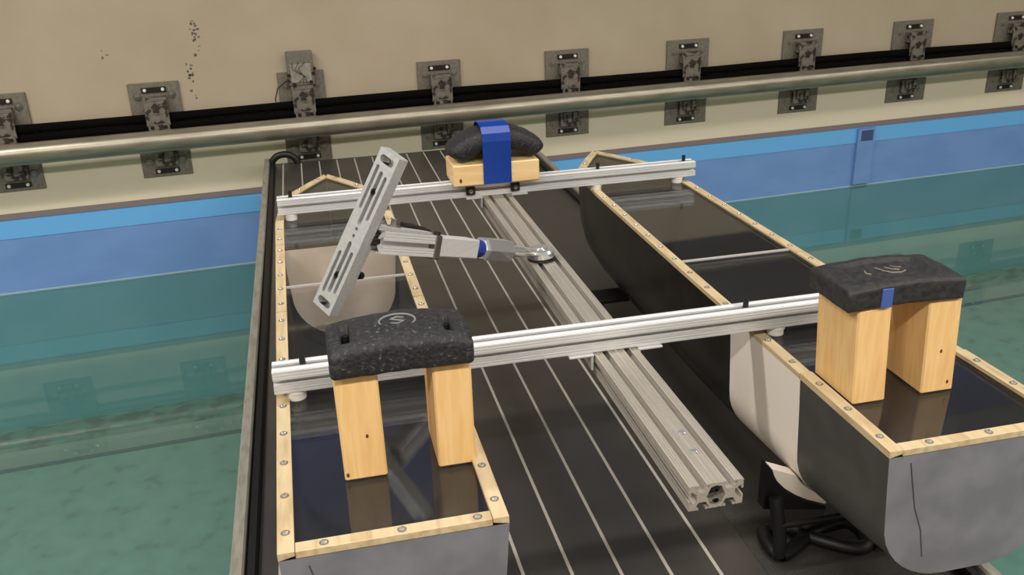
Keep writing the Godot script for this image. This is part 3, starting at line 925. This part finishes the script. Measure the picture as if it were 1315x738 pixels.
# ---------------------------------------------------------------- the boat
func build_boat() -> void:
	stand("black tubular stand under the right hull's white band", 1.247, -1.66, true)
	stand("black flat bar stand under the right hull's bow", 1.232, -3.13, false)
	stand("black flat bar stand under the left hull's stern", 0.066, -1.66, false)
	stand("black flat bar stand under the left hull's bow", 0.052, -3.13, false)
	hull("hull", "left black model hull with clear covers, below the slotted bar", 0.066, 0.049, 0.202, 0.206, -2.57)
	var left := get_node("hull")
	org = Vector3(0.066, -0.323, -2.4)
	var st := new_st()
	var sec := section(0.052, 0.2, 0.34, -2.9, 0.016)
	var sec2 := section(0.052, 0.2, 0.34, -2.92, 0.016)
	poly_out(st, Array(sec), Vector3.BACK)
	poly_out(st, Array(sec2), Vector3.FORWARD)
	grid(st, [sec, sec2], false, true)
	var bh := put("bulkhead", st, M.bulkhead, left)
	bh.set_meta("label", "pale upright bulkhead seen through the clear cover")
	hull("hull", "right model hull with a white band round its black side", 1.247, 1.226, 0.218, 0.198, -2.42)
	beam("near aluminium crossbeam behind the standing wood blocks", -0.143, 1.445, -1.89, [-0.075, 1.0], [-0.096, 0.23, 1.085, 1.40])
	beam("far aluminium crossbeam under the weight wrapped in blue tape", -0.143, 1.445, -3.242, [-0.095, 1.055, 1.405], [-0.1, 0.215, 1.047, 1.38])
	# centre rail
	var rail := thing("centre_rail", "wide slotted aluminium rail running lengthwise between the hulls", "metal rail", Vector3(0.653, -0.036, -2.3))
	for sg in [1.0, -1.0]:
		st = new_st()
		var half := half_rail_profile(0.054)
		extrude(st, half, Transform3D(Basis(Vector3(sg, 0, 0), Vector3.UP, Vector3.BACK), Vector3(0.653, -0.0075, 0)), -3.27, -1.294)
		put("slotted_profile", st, M.rail_aluminium, rail)
	for x in [0.612, 0.641, 0.665, 0.694]:
		for y in [0.004, -0.019]:
			if (x < 0.62 or x > 0.69):
				continue
			st = new_st()
			lathe(st, Transform3D(Basis(Vector3.RIGHT, Vector3.BACK, Vector3.DOWN), Vector3(x + (0.014 if x < 0.65 else -0.014), y, -1.294)), [Vector2(0.0, 0.0006), Vector2(0.0045, 0.0006), Vector2(0.0045, -0.001)], 10)
			put("end_hole", st, M.hole, rail)
	for p in [[0.655, -1.405], [0.66, -1.475], [0.654, -2.56], [0.656, -2.60]]:
		st = new_st()
		lathe(st, Transform3D(Basis(), Vector3(p[0], 0.0195, p[1])), [Vector2(0.0, 0.0012), Vector2(0.006, 0.0016), Vector2(0.0085, 0.0)], 12)
		put("rivet", st, M.chrome, rail)
	for z in [-1.89, -3.242]:
		corner_bracket(rail, 0.597, z, -1.0)
		corner_bracket(rail, 0.709, z, 1.0)
	for x in [0.553, 0.722]:
		st = new_st()
		box(st, Vector3(x, 0.046, -3.208), Vector3(0.034, 0.03, 0.012), 0.002)
		put("t_nut", st, M.dark_steel, rail)
		st = new_st()
		lathe(st, Transform3D(Basis(Vector3.RIGHT, Vector3.BACK, Vector3.DOWN), Vector3(x, 0.046, -3.202)), [Vector2(0.0, 0.002), Vector2(0.004, 0.006), Vector2(0.009, 0.006), Vector2(0.01, 0.0)], 10)
		put("bolt_head", st, M.steel, rail)
	build_blocks()
	build_arm()

func build_blocks() -> void:
	var g := "upright wood blocks on the sterns"
	wood_block("wood_block", "upright wood block with a small knot on the left hull, left of its pair", Vector3(-0.010, -0.006, -1.672), Vector3(0.072, 0.217, -1.52), g, -0.008, [[0.62, 0.42, 0.0028], [0.08, 0.06, 0.003]])
	wood_block("wood_block", "upright wood block on the left hull, right of its pair beside the striped panel", Vector3(0.172, -0.006, -1.665), Vector3(0.246, 0.217, -1.518), g, 0.0, [])
	wood_block("wood_block", "upright wood block on the right hull, left of its pair next to the frame", Vector3(1.069, -0.006, -1.67), Vector3(1.147, 0.217, -1.514), g, -0.06, [])
	wood_block("wood_block", "upright wood block on the right hull, right of its pair beside the water", Vector3(1.236, -0.006, -1.66), Vector3(1.315, 0.217, -1.516), g, -0.055, [[0.5, 0.45, 0.003], [0.8, 0.1, 0.003]])
	wood_block("wood_block", "short wood block lying on the far crossbeam under a weight", Vector3(0.486, 0.077, -3.335), Vector3(0.806, 0.155, -3.165), "", 0.0, [[0.08, 0.28, 0.005]], "wood_lying")
	# left weight: arched slab with two belt slots
	var t := thing("diving_weight", "black lead weight with two belt slots and a ring mark, on the left hull's blocks", "weight", Vector3(0.117, 0.217, -1.52))
	var st := new_st()
	var fine := noise(41, 9.0, 3)
	var slab := func(p: Vector3) -> Vector3:
		var q := p
		q.y += 0.016 * (1.0 - pow(p.x / 0.135, 2.0)) * (1.0 if p.y > 0 else 0.2)
		if p.y > 0.0:
			q.y -= 0.010 * pow(absf(p.z) / 0.076, 3.0)
			for sx in [-0.098, 0.093]:
				if absf(p.x - sx) < 0.0095 and absf(p.z - 0.008) < 0.036:
					q.y -= 0.042
		var k := fine.get_noise_3d(p.x * 2.0, p.y * 2.0, p.z * 2.0) * 0.003
		return q + p.normalized() * k + Vector3(0.118, 0.2495, -1.572)
	rounded(st, Vector3(0.266, 0.058, 0.154), 0.012, 64, 8, 42, slab)
	put("lead_slab", st, M.lead, t)
	st = new_st()
	tube(st, arc(Vector3(0.119, 0.2935, -1.575), Vector3(0.034, 0.0, 0), Vector3(0, -0.002, 0.026), 0.0, TAU, 28), 0.0022, 6)
	tube(st, [Vector3(0.133, 0.2935, -1.585), Vector3(0.119, 0.2945, -1.590), Vector3(0.107, 0.2945, -1.581), Vector3(0.119, 0.2945, -1.575), Vector3(0.131, 0.2945, -1.568), Vector3(0.119, 0.2940, -1.560), Vector3(0.105, 0.2935, -1.565)], 0.0022, 6)
	tube(st, arc(Vector3(0.119, 0.2895, -1.522), Vector3(0.026, 0, 0), Vector3(0, 0, 0.012), PI * 1.05, PI * 1.95, 10), 0.0025, 6)
	put("raised_mark", st, M.lead_mark, t)
	for x in [0.020, 0.211]:
		st = new_st()
		lathe(st, Transform3D(Basis(), Vector3(x, 0.258, -1.588)), [Vector2(0.0, 0.012), Vector2(0.0065, 0.011), Vector2(0.008, 0.004), Vector2(0.008, -0.02)], 10)
		put("bolt_head", st, M.dark_steel, t)
	# right weight: framed top with a sunken panel
	t = thing("diving_weight", "black lead weight with a sunken panel and blue tape patch, on the right hull's blocks", "weight", Vector3(1.17, 0.217, -1.55))
	st = new_st()
	var slab2 := func(p: Vector3) -> Vector3:
		var q := p
		q.y += 0.010 * (1.0 - pow(p.x / 0.14, 2.0)) * (1.0 if p.y > 0 else 0.5)
		if p.y > 0.0:
			q.y -= 0.006 * pow(absf(p.z) / 0.085, 3.0)
			var ix := 0.092 - absf(p.x)
			var iz := 0.050 - absf(p.z)
			if ix > 0.0 and iz > 0.0:
				q.y -= 0.008
				if ix < 0.014:
					q.y -= 0.014
		var k := fine.get_noise_3d(p.x * 2.0 + 5.0, p.y * 2.0, p.z * 2.0) * 0.003
		return q + p.normalized() * k + Vector3(1.162, 0.2415, -1.584)
	rounded(st, Vector3(0.274, 0.05, 0.157), 0.007, 84, 10, 56, slab2)
	put("lead_slab", st, M.lead_plain, t)
	st = new_st()
	for s in [[[-0.02, -0.02], [-0.012, 0.0], [0.0, 0.012], [0.02, 0.016], [0.034, 0.008]], [[0.0, -0.018], [0.012, -0.004], [0.024, 0.0]], [[0.016, -0.022], [0.026, -0.012], [0.036, -0.012]], [[-0.05, -0.012], [-0.055, 0.0], [-0.048, 0.01]]]:
		var path := []
		for p in s:
			path.append(Vector3(1.165 + p[0], 0.2675, -1.584 + p[1]))
		tube(st, path, 0.0022, 6)
	put("raised_mark", st, M.plate_steel, t)
	st = new_st()
	box(st, Vector3(1.112, 0.243, -1.5055), Vector3(0.026, 0.042, 0.004), 0.001)
	put("tape_patch", st, M.tape_patch, t).set_meta("label", "small blue tape patch on the weight's front")
	# far weight: a thick arch lying on its block
	st = new_st()
	org = Vector3(0.65, 0.155, -3.25)
	var rows := []
	for i in 41:
		var u := sin(lerpf(-1.0, 1.0, i / 40.0) * PI * 0.5)
		var a := u * 1.02
		var ctr := Vector3(0.655 + 0.158 * sin(a) / sin(1.02), 0.093 + 0.138 * cos(a) + 0.006, -3.245)
		var nrm := Vector3(sin(a), cos(a), 0)
		var taper := pow(maxf(1.0 - pow(absf(u), 16.0), 0.0), 0.42)
		var row := PackedVector3Array()
		for k in 20:
			var f := TAU * k / 20
			var cx := signf(cos(f)) * pow(absf(cos(f)), 0.6)
			var sy := signf(sin(f)) * pow(absf(sin(f)), 0.7)
			var bump := 1.0 + fine.get_noise_3d(u * 3.0, cos(f) * 0.4, sin(f) * 0.4) * 0.06
			row.append(ctr + (nrm * sy * 0.041 + Vector3(0, 0, cx * 0.082)) * taper * bump)
		rows.append(row)
	grid(st, rows, true, true)
	lone("diving_weight", st, M.lead, "arched black lead weight strapped with blue tape on the far crossbeam", "weight")
	st = new_st()
	org = Vector3(0.637, 0.077, -3.25)
	var prof := [Vector2(-3.161, 0.079), Vector2(-3.161, 0.16), Vector2(-3.159, 0.235), Vector2(-3.164, 0.264), Vector2(-3.188, 0.284), Vector2(-3.24, 0.291), Vector2(-3.30, 0.285), Vector2(-3.328, 0.262), Vector2(-3.338, 0.16), Vector2(-3.338, 0.079)]
	var band := PackedVector2Array(prof)
	prof.reverse()
	for p in prof:
		var d := Vector2(p.x + 3.25, p.y - 0.17).normalized() * 0.003
		band.append(p - d)
	extrude(st, band, Transform3D(Basis(Vector3.BACK, Vector3.UP, Vector3.LEFT), Vector3.ZERO), -0.7, -0.596)
	lone("blue_tape", st, M.blue_tape, "bright blue tape band wrapped over the arched weight and its block", "tape")

func slotted_plate(st: SurfaceTool, xf: Transform3D, w: float, l: float, thick: float, slots: Array) -> void:
	# a flat bar with stadium-shaped slots [x, y, width, height] cut right through it
	var ys := [-l * 0.5, l * 0.5]
	for s in slots:
		var r: float = minf(s[2], s[3]) * 0.5
		for e in [-1.0, 1.0]:
			for a in [0.0, 0.4, 0.8, 1.2, PI * 0.5]:
				ys.append(s[1] + e * (s[3] * 0.5 - r + r * sin(a)))
	ys.sort()
	var half := func(s: Array, y: float) -> float:
		var r: float = minf(s[2], s[3]) * 0.5
		var over: float = maxf(absf(y - s[1]) - (s[3] * 0.5 - r), 0.0)
		return s[2] * 0.5 - r + sqrt(maxf(r * r - over * over, 0.0))
	for i in ys.size() - 1:
		var y0: float = ys[i]
		var y1: float = ys[i + 1]
		if y1 - y0 < 1e-5:
			continue
		var here := slots.filter(func(s): return absf((y0 + y1) * 0.5 - s[1]) < s[3] * 0.5)
		here.sort_custom(func(a, b): return a[0] < b[0])
		var edges := [[-w * 0.5, -w * 0.5]]
		for s in here:
			edges.append([s[0] - half.call(s, y0), s[0] - half.call(s, y1)])
			edges.append([s[0] + half.call(s, y0), s[0] + half.call(s, y1)])
		edges.append([w * 0.5, w * 0.5])
		for k in range(0, edges.size(), 2):
			var a: Array = edges[k]
			var b: Array = edges[k + 1]
			for z in [-1.0, 1.0]:
				var d: float = z * thick * 0.5
				poly_out(st, [xf * Vector3(a[0], y0, d), xf * Vector3(b[0], y0, d), xf * Vector3(b[1], y1, d), xf * Vector3(a[1], y1, d)], xf.basis.z * z)
			for e in [[a, -1.0], [b, 1.0]]:
				var x: Array = e[0]
				poly_out(st, [xf * Vector3(x[0], y0, -thick * 0.5), xf * Vector3(x[0], y0, thick * 0.5), xf * Vector3(x[1], y1, thick * 0.5), xf * Vector3(x[1], y1, -thick * 0.5)], xf.basis.x * e[1])
	for e in [-1.0, 1.0]:
		var y: float = e * l * 0.5
		poly_out(st, [xf * Vector3(-w * 0.5, y, -thick * 0.5), xf * Vector3(w * 0.5, y, -thick * 0.5), xf * Vector3(w * 0.5, y, thick * 0.5), xf * Vector3(-w * 0.5, y, thick * 0.5)], xf.basis.y * e)

func build_arm() -> void:
	var B := Vector3(0.090, 0.298, -2.045)
	var E := Vector3(0.636, 0.040, -2.51)
	var ad := (E - B).normalized()
	var t := thing("tow_arm", "metal tow arm with slotted bar and rod end joint on the rail", "tow arm", Vector3(0.64, 0.02, -2.51))
	var L := B.distance_to(E)
	var lv := Vector3(0.442, 0.894, 0.0735)
	lv = (lv - ad * lv.dot(ad)).normalized()
	var wv := ad.cross(lv).normalized()
	if wv.dot(Vector3(0.466, -0.299, 0.833)) < 0:
		wv = -wv
	# slotted bar: local x across, y along, z towards the arm
	var bb := Basis(wv, lv, wv.cross(lv))
	var zdir := 1.0 if bb.z.dot(ad) > 0 else -1.0
	var cb := B + lv * 0.0016 - wv * 0.030
	var slots := []
	for e in [1.0, -1.0]:
		slots.append_array([[-0.018, e * 0.115, 0.0095, 0.115], [0.0, e * 0.093, 0.0115, 0.14], [0.018, e * 0.10, 0.0095, 0.115], [0.0, e * 0.191, 0.046, 0.018]])
	slots.append_array([[0.0, 0.011, 0.009, 0.009], [0.0, -0.007, 0.009, 0.009]])
	var st := new_st()
	slotted_plate(st, Transform3D(bb, cb + ad * 0.015), 0.066, 0.423, 0.03, slots)
	put("slotted_bar", st, M.bar_aluminium, t)
	var bx := Transform3D(bb, cb)
	# bolts seen through the slots
	for y in [0.11, -0.115]:
		st = new_st()
		lathe(st, bx * Transform3D(Basis(Vector3.RIGHT, Vector3(0, 0, -zdir), Vector3.UP * zdir), Vector3(0, y, zdir * 0.012)), [Vector2(0.003, 0.006), Vector2(0.0042, 0.012), Vector2(0.0085, 0.012), Vector2(0.0085, -0.014)], 10)
		put("slot_bolt", st, M.dark_steel, t)
	# backing plate behind the lower half with its knob
	st = new_st()
	box(st, Vector3(0.006, -0.075, zdir * 0.037), Vector3(0.05, 0.17, 0.012), 0.002, bx)
	put("backing_plate", st, M.bar_aluminium, t)
	st = new_st()
	lathe(st, bx * Transform3D(Basis(Vector3.RIGHT, Vector3(0, 0, zdir), Vector3.DOWN * zdir), Vector3(0.026, -0.1, zdir * 0.043)), [Vector2(0.0, 0.016), Vector2(0.009, 0.014), Vector2(0.01, 0.0)], 10)
	put("knob", st, M.black, t)
	# arm frame: z along the arm, y up
	var up := (Vector3.UP - ad * ad.y).normalized()
	var sd := up.cross(ad)
	var A := Transform3D(Basis(sd, up, ad), B)
	st = new_st()
	extrude(st, slot_profile(0.056), A, 0.045, 0.232)
	put("slotted_profile", st, M.aluminium, t)
	st = new_st()
	lathe(st, A * Transform3D(Basis(Vector3.RIGHT, Vector3.BACK, Vector3.DOWN), Vector3.ZERO), [Vector2(0.0, 0.03), Vector2(0.012, 0.03), Vector2(0.012, 0.05)], 10)
	put("end_bolt", st, M.dark_steel, t)
	# gusset on top of the profile with two bolts and a strap to the clevis
	st = new_st()
	var gp := PackedVector2Array([Vector2(0.034, 0.0), Vector2(0.215, 0.0), Vector2(0.215, 0.03), Vector2(0.13, 0.085), Vector2(0.034, 0.10)])
	extrude(st, gp, A * Transform3D(Basis(Vector3.BACK, Vector3.RIGHT, Vector3.UP), Vector3(-0.027, 0.0285, 0.0)), 0.0, 0.007)
	put("gusset", st, M.bar_aluminium, t)
	for p in [[0.03, 0.06], [0.022, 0.125]]:
		st = new_st()
		lathe(st, A * Transform3D(Basis(), Vector3(p[0], 0.036, p[1])), [Vector2(0.003, 0.012), Vector2(0.005, 0.019), Vector2(0.0095, 0.019), Vector2(0.0095, 0.004), Vector2(0.018, 0.003), Vector2(0.018, 0.0)], 14)
		put("gusset_bolt", st, M.steel, t)
	st = new_st()
	tube(st, [A * Vector3(0.035, 0.042, 0.165), A * Vector3(0.03, 0.041, 0.20), A * Vector3(0.022, 0.036, 0.235), A * Vector3(0.018, 0.03, 0.258)], 0.0065, 8)
	put("strap", st, M.dark_steel, t)
	# end plate, clevis block, blue sleeve, hexagon body, shank and eye
	st = new_st()
	box(st, Vector3(0, -0.002, 0.246), Vector3(0.058, 0.062, 0.026), 0.003, A)
	put("end_plate", st, M.steel, t)
	for p in [[0.018, 0.0], [-0.018, 0.0]]:
		st = new_st()
		lathe(st, A * Transform3D(Basis(), Vector3(p[0], 0.029, 0.246)), [Vector2(0.003, 0.004), Vector2(0.004, 0.009), Vector2(0.008, 0.009), Vector2(0.0085, 0.0)], 10)
		put("end_bolt", st, M.dark_steel, t)
	st = new_st()
	box(st, Vector3(0, 0, 0.34), Vector3(0.052, 0.052, 0.162), 0.003, A)
	put("clevis_block", st, M.aluminium, t)
	var turn_y := A * Transform3D(Basis(Vector3.RIGHT, Vector3.BACK, Vector3.DOWN), Vector3.ZERO)
	st = new_st()
	lathe(st, turn_y, [Vector2(0.0, 0.42), Vector2(0.021, 0.42), Vector2(0.025, 0.426), Vector2(0.025, 0.455), Vector2(0.021, 0.46)], 20)
	put("blue_sleeve", st, M.blue_sleeve, t)
	st = new_st()
	lathe(st, turn_y, [Vector2(0.02, 0.455), Vector2(0.030, 0.46), Vector2(0.0345, 0.468), Vector2(0.0345, 0.585), Vector2(0.027, 0.597), Vector2(0.0, 0.597)], 6)
	put("hexagon_body", st, M.chrome, t)
	st = new_st()
	lathe(st, turn_y, [Vector2(0.017, 0.59), Vector2(0.017, 0.66), Vector2(0.014, 0.69), Vector2(0.012, L - 0.03)], 16)
	put("shank", st, M.chrome, t)
	st = new_st()
	var ring := []
	for i in 33:
		var a := TAU * i / 32
		var d := Vector3(cos(a), 0, sin(a))
		var row := PackedVector3Array()
		for q in [[0.023, -0.014], [0.036, -0.014], [0.043, -0.008], [0.043, 0.008], [0.036, 0.014], [0.023, 0.014]]:
			row.append(E + d * q[0] + Vector3(0, q[1], 0))
		ring.append(row)
	for i in 32:
		for j in 6:
			var k := (j + 1) % 6
			poly_out(st, [ring[i][j], ring[i][k], ring[i + 1][k], ring[i + 1][j]], (ring[i][j] + ring[i][k]) * 0.5 - (E + Vector3(cos(TAU * (i + 0.5) / 32), 0, sin(TAU * (i + 0.5) / 32)) * 0.033))
	put("eye_ring", st, M.chrome, t)
	st = new_st()
	lathe(st, Transform3D(Basis(), E), [Vector2(0.0, 0.018), Vector2(0.012, 0.018), Vector2(0.013, 0.016), Vector2(0.019, 0.010), Vector2(0.0225, 0.0), Vector2(0.019, -0.010), Vector2(0.012, -0.016)], 20)
	put("ball", st, M.chrome, t)
	st = new_st()
	lathe(st, Transform3D(Basis(), Vector3(E.x + 0.006, 0.0195, E.z - 0.004)), [Vector2(0.0, 0.006), Vector2(0.042, 0.006), Vector2(0.044, 0.0)], 24)
	put("washer", st, M.dark_steel, t)
